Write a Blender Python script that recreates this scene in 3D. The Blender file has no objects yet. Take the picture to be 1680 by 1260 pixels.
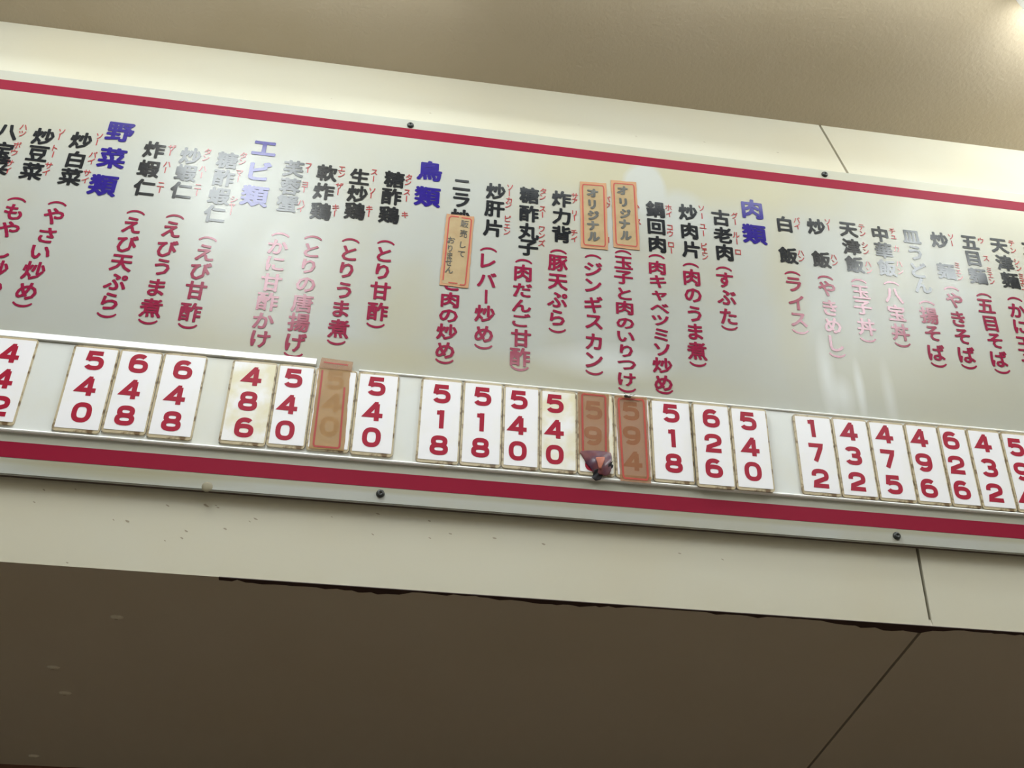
import bpy, bmesh, math, random
from mathutils import Matrix, Vector
random.seed(7)
SC = bpy.context.scene
COL = SC.collection
# ------------------------------------------------------------------ camera
cam = bpy.data.cameras.new('camera')
cam.sensor_fit = 'HORIZONTAL'; cam.sensor_width = 36.0
cam.lens = 36.0 * 1671.0 / 1680.0
cam.clip_start = 0.02
cam_o = bpy.data.objects.new('camera', cam); COL.objects.link(cam_o)
RT, DN, FW = (0.98924, -0.14570, -0.01326), (0.09224, 0.69145, -0.71651), (0.11356, 0.70758, 0.69745)
cam_o.matrix_world = Matrix(((RT[0], -DN[0], -FW[0], 0), (RT[1], -DN[1], -FW[1], 0), (RT[2], -DN[2], -FW[2], 1.2), (0, 0, 0, 1)))
SC.camera = cam_o
# ------------------------------------------------------------------ light and exposure
SC.view_settings.view_transform = 'Standard'
SC.view_settings.look = 'None'
SC.view_settings.gamma = 1.0
SC.view_settings.use_curve_mapping = False
SC.view_settings.exposure = 0.0
LAMP_POWER = 21.0                       # radiance of the fluorescent diffusers
BATTEN_POWER = 5.5                     # radiance of the weaker battens, added to brighten the upper band
LAMP_COLOUR = (0.93, 1.0, 1.0)
w = bpy.data.worlds.new('world'); SC.world = w; w.use_nodes = True
w.node_tree.nodes['Background'].inputs[0].default_value = (0.9, 0.95, 1, 1)
w.node_tree.nodes['Background'].inputs[1].default_value = 0.02

# ------------------------------------------------------------------ frames of reference
LEAN = math.radians(14.4)              # the bulkhead face leans out over the room
CEIL = 3.224
# sign frame: x along the board, y into the wall, z up the board, metres
MS = Matrix.Translation((0, 1.5 * math.cos(LEAN), 1.2 + 1.5 * math.sin(LEAN))) @ Matrix.Rotation(LEAN, 4, 'X')
def SW(x, y, z): return MS @ Vector((x, y, z))

# ------------------------------------------------------------------ materials
def mat(name, rgb, rough=0.5, spec=0.5, noise=None, bump=None):
    """noise = (scale, second colour, low, high); bump = (scale, strength, distance)"""
    m = bpy.data.materials.new(name); m.use_nodes = True
    nt = m.node_tree; b = nt.nodes['Principled BSDF']
    b.inputs['Base Color'].default_value = (*rgb, 1); b.inputs['Roughness'].default_value = rough
    b.inputs['Specular IOR Level'].default_value = spec
    if noise or bump:
        tc = nt.nodes.new('ShaderNodeTexCoord')
    if noise:
        n = nt.nodes.new('ShaderNodeTexNoise'); n.inputs['Scale'].default_value = noise[0]; n.inputs['Detail'].default_value = 5
        r = nt.nodes.new('ShaderNodeMapRange'); r.inputs[1].default_value = noise[2]; r.inputs[2].default_value = noise[3]
        mx = nt.nodes.new('ShaderNodeMix'); mx.data_type = 'RGBA'
        mx.inputs[6].default_value = (*rgb, 1); mx.inputs[7].default_value = (*noise[1], 1)
        nt.links.new(tc.outputs['Object'], n.inputs['Vector']); nt.links.new(n.outputs['Fac'], r.inputs[0])
        nt.links.new(r.outputs[0], mx.inputs[0]); nt.links.new(mx.outputs[2], b.inputs['Base Color'])
    if bump:
        n = nt.nodes.new('ShaderNodeTexNoise'); n.inputs['Scale'].default_value = bump[0]; n.inputs['Detail'].default_value = 2
        bp = nt.nodes.new('ShaderNodeBump'); bp.inputs['Strength'].default_value = bump[1]; bp.inputs['Distance'].default_value = bump[2]
        nt.links.new(tc.outputs['Object'], n.inputs['Vector']); nt.links.new(n.outputs['Fac'], bp.inputs['Height'])
        nt.links.new(bp.outputs[0], b.inputs['Normal'])
    return m

def gloss_film(m, rough, bump, spec=0.36):
    """the board and its printing share one greasy, faintly wavy surface"""
    nt = m.node_tree; b = nt.nodes['Principled BSDF']
    b.inputs['Specular IOR Level'].default_value = spec
    geo = nt.nodes.new('ShaderNodeNewGeometry')
    mp = nt.nodes.new('ShaderNodeMapping'); mp.vector_type = 'TEXTURE'
    mp.inputs['Rotation'].default_value = (0, math.radians(20), 0); mp.inputs['Scale'].default_value = (0.12, 1.0, 1.0)
    n = nt.nodes.new('ShaderNodeTexNoise'); n.inputs['Scale'].default_value = 3.0; n.inputs['Detail'].default_value = 4
    r = nt.nodes.new('ShaderNodeMapRange'); r.inputs[1].default_value = 0.3; r.inputs[2].default_value = 0.72
    r.inputs[3].default_value = rough[0]; r.inputs[4].default_value = rough[1]
    nt.links.new(geo.outputs['Position'], mp.inputs[0]); nt.links.new(mp.outputs[0], n.inputs['Vector'])
    nt.links.new(n.outputs['Fac'], r.inputs[0]); nt.links.new(r.outputs[0], b.inputs['Roughness'])
    n2 = nt.nodes.new('ShaderNodeTexNoise'); n2.inputs['Scale'].default_value = 3.2; n2.inputs['Detail'].default_value = 1
    bp = nt.nodes.new('ShaderNodeBump'); bp.inputs['Strength'].default_value = bump; bp.inputs['Distance'].default_value = 0.02
    nt.links.new(geo.outputs['Position'], n2.inputs['Vector']); nt.links.new(n2.outputs['Fac'], bp.inputs['Height'])
    nt.links.new(bp.outputs[0], b.inputs['Normal'])
    return m
FILM, VINYL = ((0.30, 0.42), 0.2), ((0.14, 0.18), 0.05)

M = {}
M['board'] = gloss_film(mat('painted_board', (0.425, 0.432, 0.40), 0.35, 0.4, (4.5, (0.425, 0.405, 0.32), 0.48, 0.75)), *FILM)
def board_stains_and_glare():
    """yellowed film along the top of the panel with a wiped pale patch, and glare painted in as pale streaks"""
    m = M['board']; nt = m.node_tree; b = nt.nodes['Principled BSDF']
    src = b.inputs['Base Color'].links[0].from_socket
    tc = nt.nodes.new('ShaderNodeTexCoord')
    def blob(cx, cz, rx, rz, soft, col, amount):
        nonlocal src
        mp = nt.nodes.new('ShaderNodeMapping'); mp.vector_type = 'TEXTURE'
        mp.inputs['Location'].default_value = (cx, 0, cz); mp.inputs['Scale'].default_value = (rx, 1, rz)
        nz = nt.nodes.new('ShaderNodeTexNoise'); nz.inputs['Scale'].default_value = 9; nz.inputs['Detail'].default_value = 4
        vm = nt.nodes.new('ShaderNodeVectorMath'); vm.operation = 'LENGTH'
        ad = nt.nodes.new('ShaderNodeMath'); ad.operation = 'MULTIPLY_ADD'; ad.inputs[1].default_value = 0.7; 
        rg = nt.nodes.new('ShaderNodeMapRange'); rg.inputs[1].default_value = 1.35 + soft; rg.inputs[2].default_value = 1.35 - soft
        rg.inputs[4].default_value = amount
        mx = nt.nodes.new('ShaderNodeMix'); mx.data_type = 'RGBA'; mx.inputs[7].default_value = (*col, 1)
        nt.links.new(tc.outputs['Object'], mp.inputs[0]); nt.links.new(tc.outputs['Object'], nz.inputs['Vector'])
        nt.links.new(mp.outputs[0], vm.inputs[0]); nt.links.new(nz.outputs['Fac'], ad.inputs[0]); nt.links.new(vm.outputs['Value'], ad.inputs[2])
        nt.links.new(ad.outputs[0], rg.inputs[0]); nt.links.new(rg.outputs[0], mx.inputs[0]); nt.links.new(src, mx.inputs[6])
        src = mx.outputs[2]
    yel = (0.44, 0.40, 0.26)
    blob(0.5, 1.41, 1.3, 0.07, 0.7, (0.42, 0.405, 0.315), 0.7)
    blob(0.36, 1.37, 0.16, 0.07, 0.5, yel, 0.7); blob(0.60, 1.38, 0.20, 0.06, 0.5, yel, 0.75)
    blob(1.20, 1.40, 0.35, 0.10, 0.6, yel, 0.5); blob(0.72, 1.20, 0.03, 0.22, 0.6, yel, 0.45)
    blob(0.0, 0.98, 0.05, 0.10, 0.6, yel, 0.5); blob(0.25, 0.90, 0.30, 0.03, 0.6, yel, 0.5); blob(-0.15, 0.90, 0.2, 0.025, 0.6, yel, 0.4)
    blob(1.0, 0.95, 0.3, 0.08, 0.6, yel, 0.4); blob(-0.72, 1.36, 0.22, 0.08, 0.6, yel, 0.35)
    blob(0.2, 0.657, 2.5, 0.0055, 0.5, (0.36, 0.335, 0.24), 0.75); blob(0.2, 0.694, 2.5, 0.006, 0.6, (0.38, 0.36, 0.26), 0.5); blob(-0.4, 0.650, 0.14, 0.010, 0.6, (0.33, 0.30, 0.18), 0.6)
    blob(0.455, 1.345, 0.042, 0.065, 0.12, (0.46, 0.47, 0.445), 0.9); blob(0.52, 1.29, 0.05, 0.06, 0.25, (0.46, 0.47, 0.445), 0.7)
    painted_glare = (0.66, 0.68, 0.68)  # pale streaks painted into the colour in place of reflected glare
    blob(0.36, 0.935, 0.085, 0.028, 0.6, painted_glare, 0.55); blob(0.775, 0.95, 0.012, 0.06, 0.7, painted_glare, 0.6); blob(0.80, 0.915, 0.016, 0.028, 0.7, painted_glare, 0.55); blob(0.835, 0.93, 0.007, 0.045, 0.6, painted_glare, 0.6); blob(0.89, 0.92, 0.008, 0.05, 0.8, painted_glare, 0.4)
    nt.links.new(src, b.inputs['Base Color'])
board_stains_and_glare()
M['crimson'] = gloss_film(mat('crimson_paint', (0.275, 0.015, 0.054)), *VINYL)
M['stripe'] = mat('crimson_stripe_paint', (0.265, 0.008, 0.032), 0.5, 0.12)
M['reading_red'] = gloss_film(mat('thin_red_paint', (0.42, 0.055, 0.06)), *VINYL)
M['black'] = gloss_film(mat('black_paint', (0.014, 0.016, 0.02)), *VINYL)
M['blue'] = gloss_film(mat('indigo_paint', (0.022, 0.011, 0.21)), *VINYL)
M['numeral'] = mat('numeral_red', (0.38, 0.008, 0.035), 0.45, 0.25)
M['card'] = mat('white_card', (0.90, 0.885, 0.93), 0.4, 0.5, (14, (0.88, 0.865, 0.82), 0.5, 0.75))
M['card_stained'] = mat('yellowed_card', (0.90, 0.885, 0.90), 0.4, 0.5, (18, (0.78, 0.72, 0.52), 0.42, 0.6))
M['acrylic'] = mat('grimy_clear_plastic', (0.54, 0.45, 0.30), 0.3, 0.5, (70, (0.17, 0.105, 0.05), 0.52, 0.66))
M['rail'] = mat('white_plastic_rail', (0.74, 0.755, 0.74), 0.35, 0.5, (5, (0.72, 0.70, 0.60), 0.5, 0.75))
M['lip'] = mat('white_rail_lip', (0.93, 0.93, 0.92), 0.3, 0.5, (40, (0.74, 0.66, 0.48), 0.62, 0.75))
M['paper'] = mat('aged_paper', (0.43, 0.315, 0.165), 0.6, 0.4, (30, (0.38, 0.25, 0.12), 0.45, 0.7))
M['paper_edge'] = mat('orange_paper_edge', (0.50, 0.26, 0.13), 0.6, 0.4)
M['border'] = mat('red_border_ink', (0.45, 0.055, 0.035), 0.5)
M['pen'] = mat('grey_marker_ink', (0.085, 0.083, 0.075), 0.5, 0.4, (60, (0.14, 0.135, 0.12), 0.45, 0.65))
M['burnt'] = mat('scorched_tape', (0.17, 0.045, 0.05), 0.35, 0.5, (45, (0.07, 0.02, 0.05), 0.4, 0.6))
M['burnt_pale'] = mat('scorched_tape_inside', (0.52, 0.17, 0.11), 0.4)
M['char'] = mat('charred_edge', (0.012, 0.010, 0.016), 0.6)
M['filler'] = mat('dirty_filler', (0.27, 0.24, 0.165), 0.7)
M['screw'] = mat('dark_screw', (0.03, 0.033, 0.032), 0.35)
M['wall'] = mat('cream_painted_board', (0.61, 0.58, 0.475), 0.45, 0.4, (3.0, (0.60, 0.55, 0.42), 0.45, 0.8), (60, 0.05, 0.002))
M['mark'] = mat('paint_chip', (0.36, 0.31, 0.23), 0.7)
M['groove'] = mat('dark_groove', (0.10, 0.075, 0.06), 0.8)
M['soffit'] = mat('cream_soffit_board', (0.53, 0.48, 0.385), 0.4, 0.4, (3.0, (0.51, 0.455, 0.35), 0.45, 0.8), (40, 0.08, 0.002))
M['edge'] = mat('dark_glue_edge', (0.035, 0.016, 0.012), 0.7)
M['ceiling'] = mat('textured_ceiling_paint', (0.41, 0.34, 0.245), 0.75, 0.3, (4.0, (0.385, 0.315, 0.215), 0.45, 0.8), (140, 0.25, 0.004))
M['floor'] = mat('brown_floor_tile', (0.30, 0.26, 0.21), 0.4, 0.5, (6, (0.24, 0.20, 0.155), 0.4, 0.7))
M['brown_wall'] = mat('brown_kitchen_wall', (0.16, 0.075, 0.05), 0.5, 0.4, (8, (0.11, 0.05, 0.03), 0.4, 0.7))
M['room_wall'] = mat('beige_room_wall', (0.62, 0.58, 0.50), 0.7, 0.3, (5, (0.57, 0.53, 0.45), 0.4, 0.7))
M['lamp_metal'] = mat('white_enamel', (0.8, 0.8, 0.78), 0.4)
M['insect'] = mat('dark_insect', (0.03, 0.018, 0.014), 0.4)
def emit(name, rgb, s):
    m = bpy.data.materials.new(name); m.use_nodes = True; nt = m.node_tree
    b = nt.nodes['Principled BSDF']; b.inputs['Base Color'].default_value = (0.9, 0.9, 0.88, 1)
    b.inputs['Emission Color'].default_value = (*rgb, 1); b.inputs['Emission Strength'].default_value = s
    return m
M['lamp'] = emit('lit_diffuser', LAMP_COLOUR, LAMP_POWER)
M['fill_batten'] = emit('fill_batten_diffuser', LAMP_COLOUR, BATTEN_POWER)
M['new_lamp'] = emit('lit_newer_diffuser', LAMP_COLOUR, BATTEN_POWER*2.2)
def tape(name, rgb, clear):
    m = mat(name, rgb, 0.3, 0.5, (25, tuple(c * 0.85 for c in rgb), 0.4, 0.7))
    m.node_tree.nodes['Principled BSDF'].inputs['Alpha'].default_value = 1 - clear
    return m
M['tape'] = tape('brown_translucent_tape', (0.46, 0.22, 0.095), 0.54)
M['tape_light'] = tape('tan_translucent_tape', (0.56, 0.34, 0.14), 0.48)
M['tape_ink'] = mat('tape_red_border', (0.40, 0.045, 0.035), 0.4)

# ------------------------------------------------------------------ mesh helpers
def link(name, bm, mats, parent=None, mw=None, smooth=False):
    bmesh.ops.recalc_face_normals(bm, faces=bm.faces[:]) if mw != 'flat' else None
    me = bpy.data.meshes.new(name); bm.to_mesh(me); bm.free()
    for m in (mats if isinstance(mats, (list, tuple)) else [mats]): me.materials.append(M[m])
    if smooth:
        for p in me.polygons: p.use_smooth = True
    o = bpy.data.objects.new(name, me); COL.objects.link(o)
    if parent: o.parent = parent
    return o
def tag(o, label=None, cat=None, group=None, kind=None):
    for k, v in (('label', label), ('category', cat), ('group', group), ('kind', kind)):
        if v: o[k] = v
    return o
def empty(name, mw):
    o = bpy.data.objects.new(name, None); o.empty_display_size = 0.02; COL.objects.link(o); o.matrix_world = mw; return o
def box(bm, x0, x1, y0, y1, z0, z1, mi=0):
    v = [bm.verts.new(c) for c in ((x0,y0,z0),(x1,y0,z0),(x1,y1,z0),(x0,y1,z0),(x0,y0,z1),(x1,y0,z1),(x1,y1,z1),(x0,y1,z1))]
    for f in ((0,3,2,1),(4,5,6,7),(0,1,5,4),(1,2,6,5),(2,3,7,6),(3,0,4,7)):
        bm.faces.new([v[i] for i in f]).material_index = mi
def prism(bm, pts, y0, y1, mi=0):
    """outline in x,z (counter-clockwise from the room), from front y0 to back y1"""
    a = [bm.verts.new((x, y0, z)) for x, z in pts]; b = [bm.verts.new((x, y1, z)) for x, z in pts]; n = len(pts)
    bm.faces.new(a).material_index = mi; bm.faces.new(b[::-1]).material_index = mi
    for i in range(n): bm.faces.new((a[i], b[i], b[(i+1) % n], a[(i+1) % n])).material_index = mi
def rrect(x0, x1, z0, z1, r, n=4):
    out = []
    for cx, cz, a0 in ((x1-r, z0+r, -90), (x1-r, z1-r, 0), (x0+r, z1-r, 90), (x0+r, z0+r, 180)):
        for i in range(n+1):
            a = math.radians(a0 + 90*i/n); out.append((cx + r*math.cos(a), cz + r*math.sin(a)))
    return out
def ribbon(bm, pts, w, y, closed=False, th=0.0002, ends=None):
    """a painted stroke of width w along x,z points with mitred joints"""
    n = len(pts); P = [Vector(q) for q in pts]; L = []; Rr = []
    for i in range(n):
        a = P[i-1] if (i or closed) else None; b = P[(i+1) % n] if (i < n-1 or closed) else None
        d1 = (P[i]-a).normalized() if a is not None else (b-P[i]).normalized()
        d2 = (b-P[i]).normalized() if b is not None else d1
        n1 = Vector((-d1.y, d1.x)); n2 = Vector((-d2.y, d2.x)); mm = (n1+n2)
        mm = n1 if mm.length < 1e-6 else mm.normalized(); k = min(1/max(mm.dot(n1), 0.35), 2.2)
        ww = w * (ends(i/(n-1)) if ends else 1)
        L.append(bm.verts.new((P[i].x + mm.x*ww/2*k, y, P[i].y + mm.y*ww/2*k))); Rr.append(bm.verts.new((P[i].x - mm.x*ww/2*k, y, P[i].y - mm.y*ww/2*k)))
    for i in range(n if closed else n-1):
        j = (i+1) % n; bm.faces.new((L[i], Rr[i], Rr[j], L[j]))
def lathe(bm, prof, cx, cz, seg=20, y0=0.0):
    """round knob facing the room: prof = (radius, y)"""
    rings = [[bm.verts.new((cx + r*math.cos(2*math.pi*i/seg), y0 + y, cz + r*math.sin(2*math.pi*i/seg))) for i in range(seg)] for r, y in prof]
    for a, b in zip(rings, rings[1:]):
        for i in range(seg): bm.faces.new((a[i], a[(i+1) % seg], b[(i+1) % seg], b[i]))
    bm.faces.new(rings[-1])

# glyphs from the built-in font, one cached outline per character, centred on its ink
GL = {}
def glyph(ch):
    key = ch
    if key not in GL:
        c = bpy.data.curves.new('glyph', 'FONT'); c.body = ch; c.size = 1.0; c.resolution_u = 2
        o = bpy.data.objects.new('glyph', c); me = o.to_mesh()
        vs = [(v.co.x, v.co.y) for v in me.vertices]; fs = [tuple(p.vertices) for p in me.polygons]
        x0, x1 = min(v[0] for v in vs), max(v[0] for v in vs); y0, y1 = min(v[1] for v in vs), max(v[1] for v in vs)
        GL[key] = ([(a - (x0+x1)/2, b - (y0+y1)/2) for a, b in vs], fs)
        o.to_mesh_clear(); bpy.data.objects.remove(o); bpy.data.curves.remove(c)
    return GL[key]
def put_glyph(bm, ch, x, z, sx, sz, y, bold=0.02, rot=0.0, shear=0.0):
    if ch in '()':
        s = 1 if ch == '(' else -1
        pts = [(x + sx*0.44*math.sin(a), z + s*(sz*0.30*(math.cos(a) - 0.80))) for a in [(-1 + i/6)*1.15 for i in range(13)]]
        ribbon(bm, pts, sz*0.10, y, ends=lambda t: 0.75 + 0.4*math.sin(math.pi*t)); return
    if ch == 'ー':
        ribbon(bm, [(x, z + sz*0.40), (x + sx*0.01, z - sz*0.40)], sx*0.13, y); return
    vs, fs = glyph(ch); c, s = math.cos(rot), math.sin(rot)
    n = 8 if bold > .016 else 6
    for k in range(n):                       # a broad brush: the outline swept round a small circle
        da, db = bold*math.cos(2*math.pi*(k+.5)/n), bold*.85*math.sin(2*math.pi*(k+.5)/n)
        nv = [bm.verts.new((x + sx*((a+da)*c - (b+db)*s + shear*b), y - k*.00004, z + sz*((a+da)*s + (b+db)*c))) for a, b in vs]
        for f in fs:
            try: bm.faces.new([nv[i] for i in f])
            except ValueError: pass

# heavy squarish numerals, as strokes in a unit cell
def se(cx, cz, rx, rz, a0, a1, n=14, e=2.6):
    out = []
    for i in range(n+1):
        a = math.radians(a0 + (a1-a0)*i/n); c, s = math.cos(a), math.sin(a)
        out.append((cx + rx*math.copysign(abs(c)**(2/e), c), cz + rz*math.copysign(abs(s)**(2/e), s)))
    return out
TK = 0.235
NUM = {
 '0': [(se(0, 0, .36, .405, 0, 360, 28)[:-1], True)],
 '8': [(se(0, .205, .31, .20, 0, 360, 24)[:-1], True), (se(0, -.20, .36, .205, 0, 360, 24)[:-1], True)],
 '6': [(se(0, -.165, .36, .24, 0, 360, 24)[:-1], True), ([(-.36, -.165)] + se(0, .0, .36, .405, 180, 48, 14, 2.4), False)],
 '5': [([(.36, .405), (-.27, .405), (-.33, -.02)], False), ([(-.33, .03)] + se(0, -.15, .36, .255, 118, -155, 20), False)],
 '4': [([(.15, -.5), (.15, .43)], False), ([(.20, .42), (.08, .42), (-.40, -.20), (.46, -.20)], False)],
 '1': [([(.06, -.5), (.06, .5)], False), ([(.10, .36), (-.24, .36)], False)],
 '7': [([(-.38, .405), (.33, .405), (.30, .26), (-.06, -.5)], False)],
 '2': [([(-.36, .12)] + se(0, .17, .36, .235, 175, -35, 16) + [(-.27, -.22), (-.31, -.405), (.44, -.405)], False)],
 '3': [(se(0, .205, .33, .20, 165, -90, 16), False), (se(0, -.20, .36, .205, 90, -165, 16), False), ([(-.08, .003), (.12, .003)], False)],
}
NUM['9'] = [([(-x, -z) for x, z in p], c) for p, c in NUM['6']]
def put_digit(bm, d, x, z, w, h, y):
    for i, (p, c) in enumerate(NUM[d]):
        ribbon(bm, [(x + px*w*.95, z + pz*h*.96) for px, pz in p], TK*(w+h)/2, y - i*.00006, closed=c)

# lettering, column by column: kind, characters, and their centres on the board in mm
COLS=[
 ('n','八宝菜',[(-741,1302),(-738,1259),(-736,1221)]),
 ('r','ハツボウサイ',[(-716,1318),(-715,1302),(-716,1274),(-717,1256),(-718,1231),(-718,1214)]),
 ('d','(もやし炒め)',[(-685,1152),(-684,1124),(-682,1086),(-681,1040),(-680,1003),(-678,967),(-676,940)]),
 ('n','炒豆菜',[(-677,1301),(-677,1260),(-677,1218)]),
 ('r','ソートーサイ',[(-649,1317),(-650,1304),(-651,1277),(-651,1262),(-652,1235),(-653,1219)]),
 ('d','(やさい炒め)',[(-617,1153),(-617,1124),(-618,1082),(-620,1045),(-621,1006),(-622,964),(-623,936)]),
 ('n','炒白菜',[(-611,1302),(-610,1256),(-610,1215)]),
 ('r','ソーパイサイ',[(-582,1317),(-583,1302),(-583,1272),(-583,1256),(-584,1228),(-584,1211)]),
 ('h','野菜類',[(-548,1333),(-549,1269),(-551,1204)]),
 ('n','炸蝦仁',[(-480,1300),(-481,1254),(-480,1209)]),
 ('r','ザーハーニー',[(-450,1309),(-451,1297),(-451,1269),(-452,1255),(-453,1220),(-453,1208)]),
 ('d','(えび天ぷら)',[(-483,1152),(-484,1123),(-484,1081),(-485,1040),(-486,1000),(-487,960),(-487,931)]),
 ('n','炒蝦仁',[(-414,1295),(-415,1254),(-416,1212)]),
 ('r','タンハーニー',[(-385,1310),(-386,1294),(-387,1268),(-387,1253),(-388,1225),(-388,1211)]),
 ('d','(えびうま煮)',[(-415,1152),(-416,1123),(-416,1080),(-417,1040),(-418,997),(-419,955),(-419,926)]),
 ('n','糖酢蝦仁',[(-347,1295),(-347,1252),(-348,1209),(-349,1167)]),
 ('r','タンマーシャー',[(-320,1311),(-320,1295),(-321,1268),(-321,1254),(-321,1205),(-322,1190),(-322,1176)]),
 ('d','(えび甘酢)',[(-351,1111),(-351,1080),(-352,1040),(-353,999),(-354,954),(-354,925)]),
 ('h','エビ類',[(-285,1334),(-285,1278),(-286,1218)]),
 ('n','芙蓉蟹',[(-225,1293),(-226,1250),(-226,1209)]),
 ('r','フーヨーハイ',[(-199,1304),(-199,1294),(-200,1258),(-200,1246),(-201,1214),(-201,1200)]),
 ('d','(かに甘酢かけ',[(-228,1137),(-229,1109),(-229,1072),(-230,1031),(-231,991),(-232,951),(-232,914)]),
 ('n','軟炸鶏',[(-163,1292),(-164,1247),(-164,1200)]),
 ('r','エンザーキー',[(-137,1306),(-136,1292),(-137,1264),(-138,1249),(-138,1212),(-139,1198)]),
 ('d','(とりの唐揚げ)',[(-170,1138),(-170,1109),(-171,1074),(-171,1034),(-172,995),(-173,955),(-173,914),(-174,888)]),
 ('n','生炒鶏',[(-102,1292),(-102,1250),(-103,1209)]),
 ('r','スーソーキー',[(-76,1307),(-76,1291),(-76,1261),(-77,1250),(-77,1218),(-77,1206)]),
 ('d','(とりうま煮)',[(-103,1141),(-103,1112),(-104,1074),(-104,1030),(-105,991),(-105,950),(-106,921)]),
 ('n','糖酢鶏',[(-37,1295),(-39,1253),(-40,1209)]),
 ('r','タンスーキ',[(-10,1304),(-11,1291),(-11,1267),(-11,1252),(-11,1213)]),
 ('d','(とり甘酢)',[(-40,1145),(-41,1117),(-41,1079),(-41,1037),(-42,993),(-43,963)]),
 ('h','鳥類',[(28,1326),(28,1262)]),
 ('n','ニラ炒',[(91,1300),(92,1263),(92,1221)]),
 ('d','と肉の炒め)',[(84,1069),(83,1033),(82,999),(81,965),(80,927),(80,904)]),
 ('n','炒肝片',[(157,1294),(156,1251),(154,1205)]),
 ('r','ソーカンピェン',[(184,1308),(183,1293),(183,1276),(182,1264),(182,1231),(181,1213),(181,1199)]),
 ('d','(レバー炒め)',[(148,1154),(148,1127),(147,1085),(147,1048),(146,1011),(146,968),(146,941)]),
 ('n','糖酢丸子',[(222,1294),(222,1249),(222,1206),(222,1168)]),
 ('r','タンスーワンズ',[(249,1308),(248,1293),(248,1264),(248,1250),(247,1215),(247,1200),(247,1182)]),
 ('d','(肉だんご甘酢)',[(214,1136),(213,1109),(213,1070),(212,1036),(212,1005),(212,967),(211,928),(211,904)]),
 ('n','炸力背',[(285,1294),(285,1251),(285,1208)]),
 ('r','サァリーチイ',[(311,1305),(311,1292),(310,1262),(310,1251),(309,1215),(309,1200)]),
 ('d','(豚天ぷら)',[(279,1167),(278,1140),(278,1097),(277,1057),(277,1018),(277,990)]),
 ('r','パウー',[(375,1307),(375,1292),(376,1207)]),
 ('d','(ジンギスカン)',[(345,1164),(345,1134),(344,1097),(344,1055),(344,1017),(343,975),(343,936),(343,910)]),
 ('r','ムースー',[(433,1300),(434,1286),(435,1259),(435,1247)]),
 ('d','(玉子と肉のいりつけ)',[(403,1178),(403,1157),(402,1123),(403,1086),(402,1055),(402,1021),(402,992),(402,962),(402,933),(401,903),(401,881)]),
 ('n','鍋回肉',[(471,1295),(471,1252),(471,1210)]),
 ('r','ホイコウロー',[(498,1303),(498,1287),(498,1254),(498,1239),(498,1212),(498,1198)]),
 ('d','(肉キャベツミソ炒め)',[(468,1177),(468,1154),(468,1122),(469,1090),(468,1062),(468,1035),(468,1004),(468,972),(467,939),(467,903),(468,885)]),
 ('n','炒肉片',[(537,1297),(537,1251),(537,1206)]),
 ('r','ソーユーピェン',[(565,1311),(565,1292),(565,1266),(565,1249),(564,1218),(564,1205),(564,1192)]),
 ('d','(肉のうま煮)',[(534,1169),(534,1140),(534,1099),(534,1057),(533,1018),(533,977),(533,948)]),
 ('n','古老肉',[(603,1293),(604,1250),(604,1208)]),
 ('r','グールーロ',[(632,1302),(632,1286),(631,1254),(631,1238),(631,1212)]),
 ('d','(すぶた)',[(599,1169),(599,1142),(599,1102),(599,1059),(599,1033)]),
 ('h','肉類',[(670,1324),(669,1261)]),
 ('n','白飯',[(734,1295),(733,1218)]),
 ('r','バイハン',[(761,1309),(760,1293),(759,1227),(759,1213)]),
 ('d','(ライス)',[(736,1176),(736,1149),(736,1107),(736,1068),(736,1041)]),
 ('n','炒飯',[(800,1298),(800,1217)]),
 ('r','ソーハン',[(826,1314),(826,1299),(826,1226),(827,1212)]),
 ('d','(やきめし)',[(802,1174),(802,1148),(802,1103),(802,1063),(803,1023),(802,997)]),
 ('n','天津飯',[(868,1300),(868,1257),(868,1214)]),
 ('r','テンシンハン',[(897,1310),(897,1294),(897,1265),(897,1249),(896,1218),(896,1202)]),
 ('d','(玉子丼)',[(870,1175),(870,1148),(869,1112),(869,1068),(868,1038)]),
 ('n','中華飯',[(934,1298),(935,1257),(935,1214)]),
 ('r','チュカハン',[(962,1309),(962,1294),(963,1265),(962,1227),(962,1209)]),
 ('d','(八宝丼)',[(937,1178),(937,1148),(936,1108),(936,1064),(936,1035)]),
 ('n','皿うどん',[(1001,1300),(1002,1260),(1002,1217),(1003,1180)]),
 ('d','(揚そば)',[(1003,1140),(1002,1110),(1002,1069),(1001,1026),(1001,998)]),
 ('n','炒麺',[(1061,1300),(1060,1222)]),
 ('r','ソーミェン',[(1088,1312),(1087,1295),(1086,1240),(1086,1224),(1087,1210)]),
 ('d','(やきそば)',[(1062,1177),(1063,1153),(1062,1109),(1062,1069),(1062,1028),(1062,1001)]),
 ('n','五目麺',[(1127,1303),(1126,1262),(1126,1219)]),
 ('r','ウスミェン',[(1153,1311),(1154,1266),(1154,1237),(1154,1223),(1154,1209)]),
 ('d','(五目そば)',[(1128,1173),(1127,1147),(1128,1106),(1128,1067),(1127,1026),(1128,998)]),
 ('n','天津麺',[(1191,1303),(1193,1260),(1195,1217)]),
 ('r','テンシンミェン',[(1220,1313),(1220,1295),(1220,1266),(1221,1250),(1221,1230),(1221,1216),(1221,1203)]),
 ('d','(かに玉そば)',[(1193,1172),(1192,1144),(1191,1106),(1190,1066),(1189,1028),(1188,989),(1188,962)]),
 ('n','五',[(1259,1302)]),
]

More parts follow.
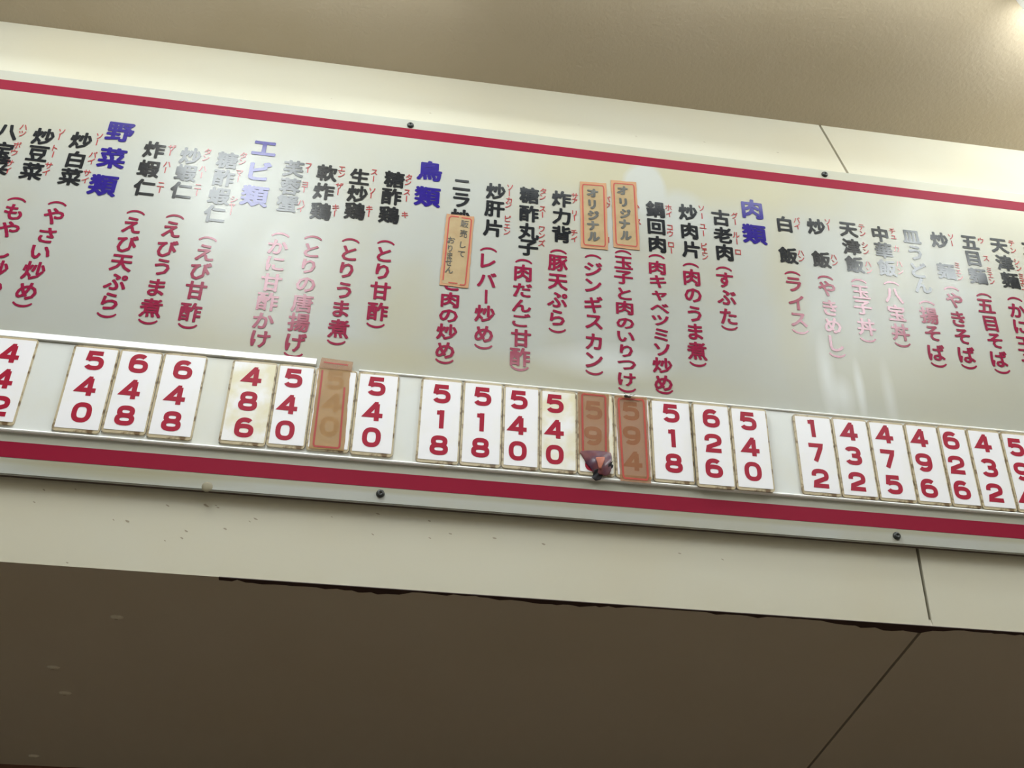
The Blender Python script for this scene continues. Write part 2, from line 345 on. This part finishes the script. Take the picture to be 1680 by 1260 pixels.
# ------------------------------------------------------------------ the setting
X0, X1 = -2.6, 3.2
XS = 0.8995                                  # joint between two bulkhead panels
YW = 0.018                                   # bulkhead face in the sign frame
ZB, ZK = 0.5030, 1.4705                      # lower edge and fold of the bulkhead face
BT = math.radians(69.64)                     # the band above the fold leans back
def world_mesh(name, quads, mats, kind='structure'):
    bm = bmesh.new()
    for q in quads:
        pts, mi = q if isinstance(q, tuple) else (q, 0)
        bm.faces.new([bm.verts.new(p) for p in pts]).material_index = mi
    o = link(name, bm, mats, mw='flat'); tag(o, kind=kind); return o
kb = 0.0
def band(x, t, d=0.0):                       # a point on the upper band, t metres up it, d metres behind it
    return SW(x, YW + t*math.cos(BT) + d*math.sin(BT), ZK + t*math.sin(BT) - d*math.cos(BT))
tc_ = (CEIL - band(0, 0).z) / (band(0, 1).z - band(0, 0).z)
G = 0.0028
bm = bmesh.new()
def slab(fr, bk):                            # front quad and its back quad
    a = [bm.verts.new(p) for p in fr]; b = [bm.verts.new(p) for p in bk]
    bm.faces.new(a); bm.faces.new(b[::-1])
    for i in range(4): bm.faces.new((a[i], b[i], b[(i+1) % 4], a[(i+1) % 4]))
for xa, xb in ((X0, XS-G), (XS+G, X1)):
    slab([SW(xa, YW, ZB), SW(xb, YW, ZB), SW(xb, YW, ZK), SW(xa, YW, ZK)], [SW(xa, YW+.012, ZB), SW(xb, YW+.012, ZB), SW(xb, YW+.012, ZK), SW(xa, YW+.012, ZK)])
    slab([band(xa, 0), band(xb, 0), band(xb, tc_), band(xa, tc_)], [band(xa, 0, .012), band(xb, 0, .012), band(xb, tc_, .012), band(xa, tc_, .012)])
n_cream = len(bm.faces)
for q in ([SW(X0, YW+.0125, ZB+.002), SW(X1, YW+.0125, ZB+.002), SW(X1, YW+.0125, ZK), SW(X0, YW+.0125, ZK)], [band(X0, 0, .0125), band(X1, 0, .0125), band(X1, tc_, .0125), band(X0, tc_, .0125)]):
    bm.faces.new([bm.verts.new(p) for p in q])
bmesh.ops.recalc_face_normals(bm, faces=bm.faces[:])
bm.faces.ensure_lookup_table()
for f in bm.faces[n_cream:]: f.material_index = 2
MARKS = [(-470,625),(-323,553),(-273,615),(-258,616),(-254,613),(-295,571),(-299,559),(-238,579),(-195,599),(-203,594),(-384,580),(-404,580),(-330,610),(-8,623),(-79,612),(74,618),(77,589),(109,599),(-13,588),(179,597),(-515,620),(-524,599),(259,593),(483,595),(555,590),(-455,508),(-180,1500),(20,1490),(330,1520),(450,1500),(600,1512),(760,1505)]
for i, (mx_, mz_) in enumerate(MARKS):       # staple holes and chips in the paint
    a = random.uniform(-.6, -.2); l = random.uniform(.0020, .0038) * (1.9 if i == 2 else 1); t = l*0.38
    x, z = mx_/1000, mz_/1000; ring = []
    for k in range(7):
        an = 2*math.pi*k/7; rr = random.uniform(.7, 1.25); u, v = l*math.cos(an)*rr, t*math.sin(an)*rr
        px_, pz_ = x + u*math.cos(a) - v*math.sin(a), z + u*math.sin(a) + v*math.cos(a)
        ring.append(bm.verts.new(SW(px_, YW-.0003, pz_) if mz_ < 1450 else band(px_, (pz_-ZK+.02), -.0003)))
    bm.faces.new(ring).material_index = 1
wall_front = tag(link('wall_front', bm, ['wall', 'mark', 'groove'], mw='flat'), kind='structure')

EB = SW(0, YW, ZB); ES = SW(0, YW+.012, ZB)  # front lower edge of the bulkhead
SOZ, SOY0, SOY1 = EB.z - .0005, EB.y, 2.055
bm = bmesh.new()
for xa, xb in ((X0, XS-.010-G), (XS-.010+G, X1)): box(bm, xa, xb, SOY0, SOY1, SOZ, SOZ+.012)
nb = len(bm.faces)
box(bm, X0, X1, SOY0+.02, SOY1, SOZ+.0125, SOZ+.02, 1)
for cx, cy in ((-.525, 1.655), (-.52, 1.745), (-.62, 2.01), (-.40, 1.48)):   # nail heads breaking the paint
    lathe_v = [[bm.verts.new((cx + r*1.6*math.cos(2*math.pi*i/10), cy + r*.8*math.sin(2*math.pi*i/10), SOZ - h)) for i in range(10)] for r, h in ((.007, .0), (.005, .0028), (.002, .004))]
    for a, b in zip(lathe_v, lathe_v[1:]):
        for i in range(10): bm.faces.new((a[i], b[i], b[(i+1) % 10], a[(i+1) % 10])).material_index = 0
    bm.faces.new(lathe_v[-1]).material_index = 2
soffit = tag(link('ceiling_soffit', bm, ['soffit', 'groove', 'mark']), kind='structure')

# ragged strip of dark glue left along the lower edge
bm = bmesh.new(); fr, bk = [], []; x = -0.235; ph = 0
while x < 1.45:
    base = .004 + .0025*math.sin(x*9) + .002*math.sin(x*23+1)
    wd = max(.0018, base + random.uniform(-.0015, .003)) + (.0045*(x-.64)/.26 if .64 < x < .90 else 0) + (.004 if -.2 < x < .02 else 0) - (.003 if .05 < x < .17 else 0)
    fr.append((x, SOY0-.0008, SOZ-.0012)); bk.append((x, SOY0 + max(.0015, wd)*1.5, SOZ-.0012)); x += random.uniform(.006, .02)
a = [bm.verts.new(p) for p in fr]; b = [bm.verts.new(p) for p in bk]; c = [bm.verts.new((p[0], p[1]+.0004, SOZ+.0002)) for p in fr]
d = [bm.verts.new((p[0], p[1], SOZ+.0002)) for p in bk]
for i in range(len(a)-1):
    for s, t in ((a, b), (b, d), (c, a)): bm.faces.new((s[i], t[i], t[i+1], s[i+1]))
tag(link('trim_1', bm, 'edge'), kind='structure')

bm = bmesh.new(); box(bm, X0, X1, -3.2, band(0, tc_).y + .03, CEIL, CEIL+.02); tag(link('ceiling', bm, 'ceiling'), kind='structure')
bm = bmesh.new(); box(bm, X0, X1, -3.2, 2.3, -.02, 0); tag(link('floor', bm, 'floor'), kind='structure')
bm = bmesh.new(); box(bm, X0, X1, SOY1+.001, SOY1+.05, 0, SOZ+.02); tag(link('wall_kitchen', bm, 'brown_wall'), kind='structure')
bm = bmesh.new(); box(bm, X0-.05, X0, -3.2, 2.3, 0, CEIL); tag(link('wall_left', bm, 'room_wall'), kind='structure')
bm = bmesh.new(); box(bm, X1, X1+.05, -3.2, 2.3, 0, CEIL); tag(link('wall_right', bm, 'room_wall'), kind='structure')
bm = bmesh.new(); box(bm, X0, X1, -3.25, -3.2, 0, CEIL); tag(link('wall_back', bm, 'room_wall'), kind='structure')

# ------------------------------------------------------------------ ceiling lights, outside the frame but for a corner
def ceiling_light(x, y0, y1, label, w=.27, turn=0, glow='lamp', bare=False):
    L = y1 - y0
    r = tag(empty('ceiling_light', Matrix.Translation((x, (y0+y1)/2, CEIL)) @ Matrix.Rotation(turn, 4, 'Z')), label, 'ceiling light', 'fluorescent ceiling lights over the room')
    hw = .03 if bare else w/2; zc, zr = (-.022 - LAMP_DROP/2, LAMP_DROP/2)
    bm = bmesh.new(); box(bm, -hw, hw, -L/2, L/2, -.0225, -.0005); link('housing', bm, 'lamp_metal', r)
    bm = bmesh.new(); n = 16 if bare else 8; prof = []
    for i in range(n if bare else n+1):          # a bare tube all round, or a diffuser closed by its housing
        a = (2*math.pi*i/n + math.pi) if bare else math.pi*i/n
        c_, s_ = math.cos(a), math.sin(a); rx = w/2 - .012
        prof.append((rx*c_, zc + zr*s_) if bare else (-rx*math.copysign(abs(c_)**.6, c_), -.022 - LAMP_DROP*abs(s_)**.6))
    A = [bm.verts.new((px, -L/2+.012, pz)) for px, pz in prof]; B = [bm.verts.new((px, L/2-.012, pz)) for px, pz in prof]
    for i in range(n): bm.faces.new((A[i], A[(i+1) % len(A)], B[(i+1) % len(B)], B[i]))
    bm.faces.new(A); bm.faces.new(B[::-1]); link('diffuser', bm, glow, r, smooth=bare)
    for s in (-1, 1):
        bm = bmesh.new(); box(bm, -hw, hw, s*L/2-.011*(s > 0), s*L/2+.011*(s < 0), -.024-LAMP_DROP*(.4 if bare else 1), -.023); link('end_cap', bm, 'lamp_metal', r)
LAMP_DROP = .12
ceiling_light(-.46, -.54, .70, 'long white fluorescent ceiling light on the left, square to the menu board', .32)
ceiling_light(1.53, -.62, .50, 'long white fluorescent ceiling light on the right, square to the menu board')
ceiling_light(-.50, .22, 1.34, 'unseen narrow white batten added as fill along the bulkhead, left one of its row', .12, math.pi/2, 'fill_batten')  # added out of view to brighten the band above the board
ceiling_light(.62, .14, 1.22, 'unseen narrow white batten added as fill along the bulkhead, middle one of its row', .12, math.pi/2, 'fill_batten')  # likewise added, lifts the middle of the band
ceiling_light(1.797, .16, 1.36, 'narrow white fluorescent batten along the bulkhead, its end in the upper right corner', .12, math.pi/2, 'new_lamp', True)
ceiling_light(.55, -2.3, -1.0, 'long white fluorescent ceiling light at the back, between the other two')

# ------------------------------------------------------------------ the menu board
BX, BZ = 0.25, 0.633
sign = tag(empty('menu_sign', MS @ Matrix.Translation((BX, 0, BZ))),
           'long white menu board with two red stripes and columns of Japanese dish names', 'sign')
def sp(name, bm, mats, label=None, smooth=False):
    o = link(name, bm, mats, sign, smooth=smooth); o.location = (-BX, 0, -BZ)
    if label: o['label'] = label
    return o
bm = bmesh.new(); box(bm, -1.25, 1.75, 0, .005, .633, 1.4535)
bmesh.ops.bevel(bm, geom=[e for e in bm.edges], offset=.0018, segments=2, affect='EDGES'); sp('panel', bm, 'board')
bm = bmesh.new(); box(bm, -1.23, 1.73, .0048, YW-.0004, .6362, 1.445); sp('shade_backing', bm, 'groove')  # dark backing that stands in for the shade line under the board
for za, zb in ((1.4045, 1.4285), (.6612, .6875)):
    bm = bmesh.new(); box(bm, -1.249, 1.749, -.0004, .0002, za, zb); sp('red_stripe', bm, 'stripe')
bm = bmesh.new(); box(bm, -1.249, 1.749, -.0022, .0002, .704, .868); sp('price_rail', bm, 'rail')
def lip(x0, x1, prof, tilt=0.0):
    bm = bmesh.new(); a = [bm.verts.new((x0, y, z)) for y, z in prof]; b = [bm.verts.new((x1, y, z+tilt)) for y, z in prof]
    bm.faces.new(a); bm.faces.new(b[::-1])
    for i in range(len(prof)): bm.faces.new((a[i], b[i], b[(i+1) % len(prof)], a[(i+1) % len(prof)]))
    return bm
sp('rail_lip', lip(-1.249, -.134, [(0, .8830), (-.0012, .8828), (-.0060, .8705), (-.0062, .8695), (-.0055, .8685), (0, .8685)], .003), 'lip', 'thick white upper rail lip, broken off at its right end')
sp('rail_lip', lip(-.062, 1.749, [(0, .8715), (-.0035, .871), (-.005, .869), (-.0045, .8675), (0, .8670)]), 'lip', 'thin upper rail lip')
sp('rail_lip', lip(-1.249, 1.749, [(0, .7085), (-.0045, .708), (-.0062, .7055), (-.005, .7035), (0, .7030)]), 'lip', 'lower rail lip')
for x, z in ((-.017, 1.437), (.837, 1.4395), (-.007, .650), (.856, .648)):
    bm = bmesh.new(); lathe(bm, [(.0068, 0), (.0066, -.0022), (.005, -.0042), (.0022, -.0052), (.0016, -.0030)], x, z); sp('screw', bm, 'screw', smooth=True)
bm = bmesh.new(); lathe(bm, [(.0085, 0), (.007, -.0010), (.0045, -.0018), (.002, -.002)], -.273, .6385, 14); sp('filler_lump', bm, 'filler', 'lump of dirty filler on the lower edge', smooth=True)

KIND = {'n': ('dish_name', 'black', .0385, .0405, .041), 'r': ('dish_reading', 'reading_red', .0150, .0175, .016),
        'd': ('dish_description', 'crimson', .0375, .0395, .034), 'h': ('section_heading', 'blue', .0490, .0500, .043)}
COLOUR_WORD = {'n': 'black', 'r': 'small red', 'd': 'crimson', 'h': 'blue'}
for k, txt, pts in COLS:
    nm, mt, sx, sz, bold = KIND[k]; bm = bmesh.new()
    for i, (ch, (x, z)) in enumerate(zip(txt, pts)):
        near = [abs(z - pts[j][1])/1000 for j in (i-1, i+1) if 0 <= j < len(pts) and txt[j] not in '()']
        tight = min([sz] + [g*1.0 for g in near]) if k == 'd' and ch not in '()' else sz     # squeezed where the sign painter ran short of room
        if ch == '(' and i+1 < len(pts) and abs(z - pts[i+1][1]) < 25: z += 4
        put_glyph(bm, ch, x/1000, z/1000, sx, tight, -.0006, bold)
    sp(nm, bm, mt, COLOUR_WORD[k] + ' lettering')

# ------------------------------------------------------------------ price plates
def plate(num, xl, xr, zb, zt, dig, label, stained=False, out=.0022):
    cx = (xl+xr)/2
    r = tag(empty('price_plate', MS @ Matrix.Translation((cx/1000, -out, zb/1000))), label, 'price plate', 'price plates on the menu board rail')
    w, h = (xr-xl)/1000, (zt-zb)/1000
    bm = bmesh.new(); prism(bm, rrect(-w/2+.0006, w/2-.0006, 0, h, .0058), -.0035, -.0002); link('holder', bm, 'acrylic', r)
    bm = bmesh.new(); prism(bm, rrect(-w/2+.0042, w/2-.0030, .0050, h-.0040, .0008, 1), -.0041, -.0034); link('card', bm, 'card_stained' if stained else 'card', r)
    bm = bmesh.new()
    for d, (x, z) in zip(num, dig): put_digit(bm, d, (x-cx)/1000, (z-zb)/1000, .0325 if d != '1' else .029, .0355, -.0044)
    link('numerals', bm, 'numeral', r)
    return r
PLATES = [
 ('442', -647, -577, 713, 870, ((-614,839),(-612,792),(-607,744)), 'white 442 price plate cut off by the left edge of the photo'),
 ('540', -522, -449, 711, 867, ((-484,840),(-485,792),(-483,745)), 'white 540 price plate at the left end of the trio with two 648 plates'),
 ('648', -449, -380, 715, 867, ((-415,842),(-417,793),(-417,746)), 'white 648 price plate between a 540 plate and the other 648 plate'),
 ('648', -380, -309, 713, 868, ((-344,838),(-346,790),(-345,743)), 'white 648 price plate at the right end of the leftmost full trio'),
 ('486', -269, -195, 713, 867, ((-232,837),(-233,791),(-232,743)), 'white price plate reading 486, beside a 540 plate'),
 ('540', -195, -133, 714, 867, ((-167,841),(-168,791),(-168,744)), 'white 540 price plate between the 486 plate and a plate under brown tape'),
 ('540', -133, -63, 714, 866, ((-99,844),(-97,802),(-99,758)), '540 price plate under brown tape that sticks up above its top edge'),
 ('540', -63, 7, 713, 866, ((-30,840),(-30,792),(-30,745)), 'white 540 price plate just right of the tape-covered 540 plate'),
 ('518', 43, 114, 709, 866, ((79,837),(80,789),(80,741)), 'white 518 price plate at the left end of the row of nine'),
 ('518', 114, 183, 710, 867, ((148,839),(147,790),(148,743)), 'white 518 price plate between another 518 plate and a 540 plate'),
 ('540', 183, 246, 711, 866, ((210,839),(210,790),(210,743)), 'white 540 price plate between a 518 plate and a stained 540 plate'),
 ('540', 246, 310, 711, 865, ((272,838),(273,789),(272,742)), 'white 540 price plate yellowed at its foot, left of the scorched tape'),
 ('598', 310, 374, 711, 866, ((339,832),(337,783),(338,735)), '598 price plate under brown tape scorched and curled at the bottom'),
 ('594', 374, 438, 711, 866, ((404,837),(404,790),(406,742)), '594 price plate under an unbroken strip of brown tape'),
 ('518', 438, 511, 709, 866, ((475,840),(475,792),(475,745)), 'white 518 price plate just right of the brown-taped 594 plate'),
 ('626', 511, 579, 704, 864, ((545,835),(545,787),(543,740)), 'white 626 price plate between a 518 plate and a 540 plate'),
 ('540', 579, 647, 705, 863, ((611,836),(612,786),(611,740)), 'white 540 price plate at the right end of the row of nine'),
 ('172', 696, 767, 709, 862, ((729,836),(730,789),(732,740)), 'white price plate reading 172, the lowest price'),
 ('432', 767, 834, 709, 863, ((798,836),(798,789),(798,740)), 'white 432 price plate between the 172 plate and the 475 plate'),
 ('475', 834, 903, 709, 863, ((864,837),(861,789),(864,740)), 'white price plate reading 475, left of the 496 plate'),
 ('496', 903, 966, 709, 864, ((929,836),(928,788),(928,739)), 'white price plate reading 496, right of the 475 plate'),
 ('626', 966, 1021, 709, 865, ((988,837),(989,789),(989,741)), 'white 626 price plate between the 496 plate and a 432 plate'),
 ('432', 1021, 1086, 709, 865, ((1050,837),(1050,789),(1050,741)), 'white 432 price plate second from the right edge of the photo'),
 ('594', 1086, 1156, 709, 865, ((1111,835),(1112,787),(1110,737)), 'white 594 price plate cut off by the right edge of the photo'),
]
for i, a in enumerate(PLATES): plate(*a, stained=(i in (11, 12, 4)), out=.0066 if a[3] < 708 else .0022)   # two hang over the lower lip

# ------------------------------------------------------------------ tape over three prices
def quad_pt(c, u, v):
    """bilinear point in a four-cornered strip (top left, top right, bottom right, bottom left), mm"""
    a = [c[0][i]*(1-u) + c[1][i]*u for i in (0, 1)]; b = [c[3][i]*(1-u) + c[2][i]*u for i in (0, 1)]
    return (a[0]*(1-v) + b[0]*v)/1000, (a[1]*(1-v) + b[1]*v)/1000
def strip_root(name, c, y, label, cat, group):
    bx = sum(q[0] for q in c)/4000; bz = min(c[2][1], c[3][1])/1000
    r = tag(empty(name, MS @ Matrix.Translation((bx, y, bz))), label, cat, group)
    return r, [(q[0]-bx*1000, q[1]-bz*1000) for q in c], bx, bz
def border_path(c, iu, iv, r=.06):
    path = []
    for u, v in rrect(iu, 1-iu, iv, 1-iv, r, 3): path.append((u, v))
    return [quad_pt(c, u, v) for u, v in path]
def sheet(c, th=.0004, jag=.0, yb=0.0, n=18):
    """thin paper strip with slightly uneven edges"""
    pts = []
    def j(): return random.uniform(-jag, jag)
    for i in range(n): pts.append(quad_pt(c, 0 + j(), i/n))
    for i in range(5): pts.append(quad_pt(c, i/5, 1 + j()*.3))
    for i in range(n): pts.append(quad_pt(c, 1 + j(), 1 - i/n))
    for i in range(5): pts.append(quad_pt(c, 1 - i/5, 0 + j()*.3))
    bm = bmesh.new(); prism(bm, pts, yb - th, yb); return bm
YT = -.0068
tg = 'brown tape strips over prices'
c0 = [(-128,864), (-76,865), (-71,716), (-127,716)]
r, c, bx, bz = strip_root('tape_strip', c0, YT, 'tan tape over the 540 plate with its folded end standing above the rail', 'tape', tg)
link('strip', sheet(c, jag=.01), 'tape_light', r)
tab = [(-126-bx*1000, 885-bz*1000), (-73-bx*1000, 882-bz*1000), (-74-bx*1000, 864-bz*1000), (-128-bx*1000, 865-bz*1000)]
bm = sheet(tab, .0012, .006, 0, 6); link('folded_end', bm, 'tape', r)
bm = bmesh.new(); ribbon(bm, [quad_pt(c, u, v) for u, v in ((.12, .02), (.12, .5), (.12, .95), (.16, .972), (.82, .972), (.86, .95), (.86, .6), (.86, .22))], .0032, -.0006)
ribbon(bm, [quad_pt(tab, .1, .42), quad_pt(tab, .5, .44), quad_pt(tab, .86, .42)], .0026, -.0014); link('red_border', bm, 'tape_ink', r)

c0 = [(312,866), (366,866), (364,738), (313,747)]
r, c, bx, bz = strip_root('tape_strip', c0, YT, 'torn brown tape over the 598 plate, scorched dark and curled at its lower end', 'tape', tg)
link('strip', sheet(c, jag=.012), 'tape', r)
bm = bmesh.new(); ribbon(bm, [quad_pt(c, u, v) for u, v in ((.13, 1.0), (.13, .5), (.13, .06), (.18, .035), (.84, .035), (.89, .06), (.89, .5), (.89, .96))], .0032, -.0006); link('red_border', bm, 'tape_ink', r)
# the curl: a sheet rolled forward on itself
def curl(name, mat_, pts3, parent):
    bm = bmesh.new(); rows = [[bm.verts.new(p) for p in row] for row in pts3]
    for a, b in zip(rows, rows[1:]):
        for i in range(len(a)-1): bm.faces.new((a[i], a[i+1], b[i+1], b[i]))
    o = link(name, bm, mat_, parent, smooth=True); md = o.modifiers.new('thickness', 'SOLIDIFY'); md.thickness = .0009
    sb = o.modifiers.new('smooth', 'SUBSURF'); sb.levels = sb.render_levels = 1
    return o
def PT(x, y, z): return (x/1000-bx, -y/1000, z/1000-bz)
def jag(a, k): return 1.3*math.sin(3.1*a + 1.7*k) + .9*math.sin(7.3*a - 2.3*k)
rows = []
for v in range(11):
    t = v/10; row = []
    for u in range(10):
        s = u/9
        xl, xr = 313 + 19*t**1.15, 368 - 5*t**3
        x = xl + (xr-xl)*s + .8*jag(4*s, 5*t)*t
        z = 752 - 40*t + 6*t*(1-s)**2 - 5*math.sin(s*3.1)*t + 4*math.sin(s*2.6)*(1-t) + .9*jag(6*s, 2*t)*t
        y = .4 + 8*math.sin(t*2.4)*math.sin(.25+s*2.3)**2 + 1.1*abs(math.sin(6*s + 5*t)) + .5*jag(5*s, 9*t)
        row.append(PT(x, max(.4, y), z))
    rows.append(row)
curl('scorched_curl', 'burnt', rows, r)
rows = []
for v in range(6):
    t = v/5; row = []
    for u in range(6):
        s = u/5
        row.append(PT(338 + 17*s*(1-t*.8) + 6*t + .4*jag(4*s, 3*t), 10.2 + 1.6*math.sin(s*3)*math.sin(t*3+.2) + .4*t, 738 - 20*t + 2.5*s*(1-t)))
    rows.append(row)
curl('pale_inner_fold', 'burnt_pale', rows, r)
rows = []
for v in range(8):
    t = v/7; row = []
    for u in range(11):
        s = u/10
        row.append(PT(336 + 33*s - 3*t*(1-s) + .9*jag(7*s, 3*t), 8.2 - 5*t + .8*jag(5*s, 4*t) - 2*s*s, 717 + 20*s**1.6 - (16 + 4*math.sin(7*s))*t*(.5+.5*math.sin(.6+2.4*s)) + 1.6*jag(9*s, 4*t)*t))
    rows.append(row)
curl('charred_edge', 'char', rows, r)

c0 = [(377,865), (433,867), (434,704), (382,704)]
r, c, bx, bz = strip_root('tape_strip', c0, YT, 'whole strip of brown tape with red border over the 594 plate', 'tape', tg)
link('strip', sheet(c, jag=.01), 'tape', r)
bm = bmesh.new(); ribbon(bm, border_path(c, .10, .035, .05), .0034, -.0006, closed=True); link('red_border', bm, 'border', r)

# a small dark insect stuck on the rail above the last taped plate
ins = tag(empty('insect', MS @ Matrix.Translation((.399, -.0105, .8625))), 'tiny dark insect on the rail above the taped 594 plate', 'insect')
def blob(bm, cx, cy, cz, rx, ry, rz, n=8):
    m = Matrix.Translation((cx, cy, cz)) @ Matrix.Diagonal((rx, ry, rz, 1)); bmesh.ops.create_uvsphere(bm, u_segments=n*2, v_segments=n, radius=1, matrix=m)
bm = bmesh.new(); blob(bm, -.003, 0, .001, .0042, .0022, .0024); blob(bm, .0016, 0, 0, .0022, .0016, .0018); blob(bm, .0042, 0, -.0006, .0014, .0012, .0013); link('body', bm, 'insect', ins, smooth=True)
for pts in ([(.001, 0), (.004, .004), (.007, .0055)], [(.0005, -.001), (.004, -.004), (.0075, -.0045), (.020, -.008)], [(-.002, .001), (-.004, .005), (-.0075, .007)], [(-.002, -.001), (-.005, -.004), (-.010, -.0045)], [(.003, .001), (.009, .0035), (.013, .0055)], [(.003, -.001), (.009, -.003), (.013, -.0025)]):
    bm = bmesh.new(); prev = None
    for i, (x, z) in enumerate(pts):
        ring = [bm.verts.new((x, .0005*math.cos(k*math.pi/2), z + .0005*math.sin(k*math.pi/2))) for k in range(4)]
        if prev:
            for k in range(4): bm.faces.new((prev[k], prev[(k+1) % 4], ring[(k+1) % 4], ring[k]))
        prev = ring
    link('leg', bm, 'insect', ins)

# ------------------------------------------------------------------ handwritten paper labels over dish names
def paper(c0, label, cat_group, texts, size, iu=.10, iv=.045, lw=.0026, gap=False):
    r, c, bx, bz = strip_root('paper_label', c0, -.0009, label, 'label', cat_group)
    link('sheet', sheet(c, .0005, .012), 'paper_edge', r)
    ci = [quad_pt(c, u, v) for u, v in ((.075, .03), (.925, .03), (.925, .97), (.075, .97))]
    ci = [(a*1000, b*1000) for a, b in ci]
    bm = bmesh.new(); prism(bm, [quad_pt(ci, u, v) for u, v in rrect(0, 1, 0, 1, .06, 3)][::-1], -.0007, -.00045); link('writing_field', bm, 'paper', r)
    bm = bmesh.new()
    if gap:
        ribbon(bm, [quad_pt(c, u, v) for u, v in ((.45, .03), (.18, .03), (.11, .06), (.11, .5), (.11, .93))], lw, -.0010)
        ribbon(bm, [quad_pt(c, u, v) for u, v in ((.55, .035), (.86, .04), (.91, .06), (.91, .5), (.89, .95), (.85, .968), (.70, .968))], lw, -.0010)
        ribbon(bm, [quad_pt(c, u, v) for u, v in ((.30, .955), (.62, .955))], lw, -.0010)
    else: ribbon(bm, border_path(c, iu, iv, .05), lw, -.0010, closed=True)
    link('red_border', bm, 'border', r)
    bm = bmesh.new()
    for t, pts in texts:
        for ch, (x, z) in zip(t, pts):
            put_glyph(bm, ch, x/1000-bx, z/1000-bz, size[0]*random.uniform(.92, 1.08), size[1]*random.uniform(.92, 1.06), -.0012, size[2], random.uniform(-.10, .06), random.uniform(-.1, .12))
    link('handwriting', bm, 'pen', r)
pg = 'handwritten paper labels on the menu board'
paper([(66,1226), (118,1226), (114,1062), (62,1062)], 'aged paper label with small writing in two columns over a dish name', pg,
      [('販売して', ((101,1206), (100,1183), (100,1157), (98,1136))), ('おりません', ((78,1165), (77,1146), (77,1129), (76,1114), (78,1097)))], (.0150, .0185, .012), gap=True)
paper([(321,1343), (374,1346), (374,1182), (322,1181)], 'left of two aged paper labels brushed with five large katakana', pg,
      [('オリジナル', ((346,1317), (345,1288), (347,1261), (346,1236), (347,1210)))], (.0235, .0245, .072))
paper([(384,1356), (435,1358), (436,1190), (385,1190)], 'right of two aged paper labels brushed with five large katakana', pg,
      [('オリジナル', ((406,1332), (407,1302), (410,1274), (408,1248), (410,1221)))], (.0235, .0250, .066))
SC.cycles.use_denoising = True
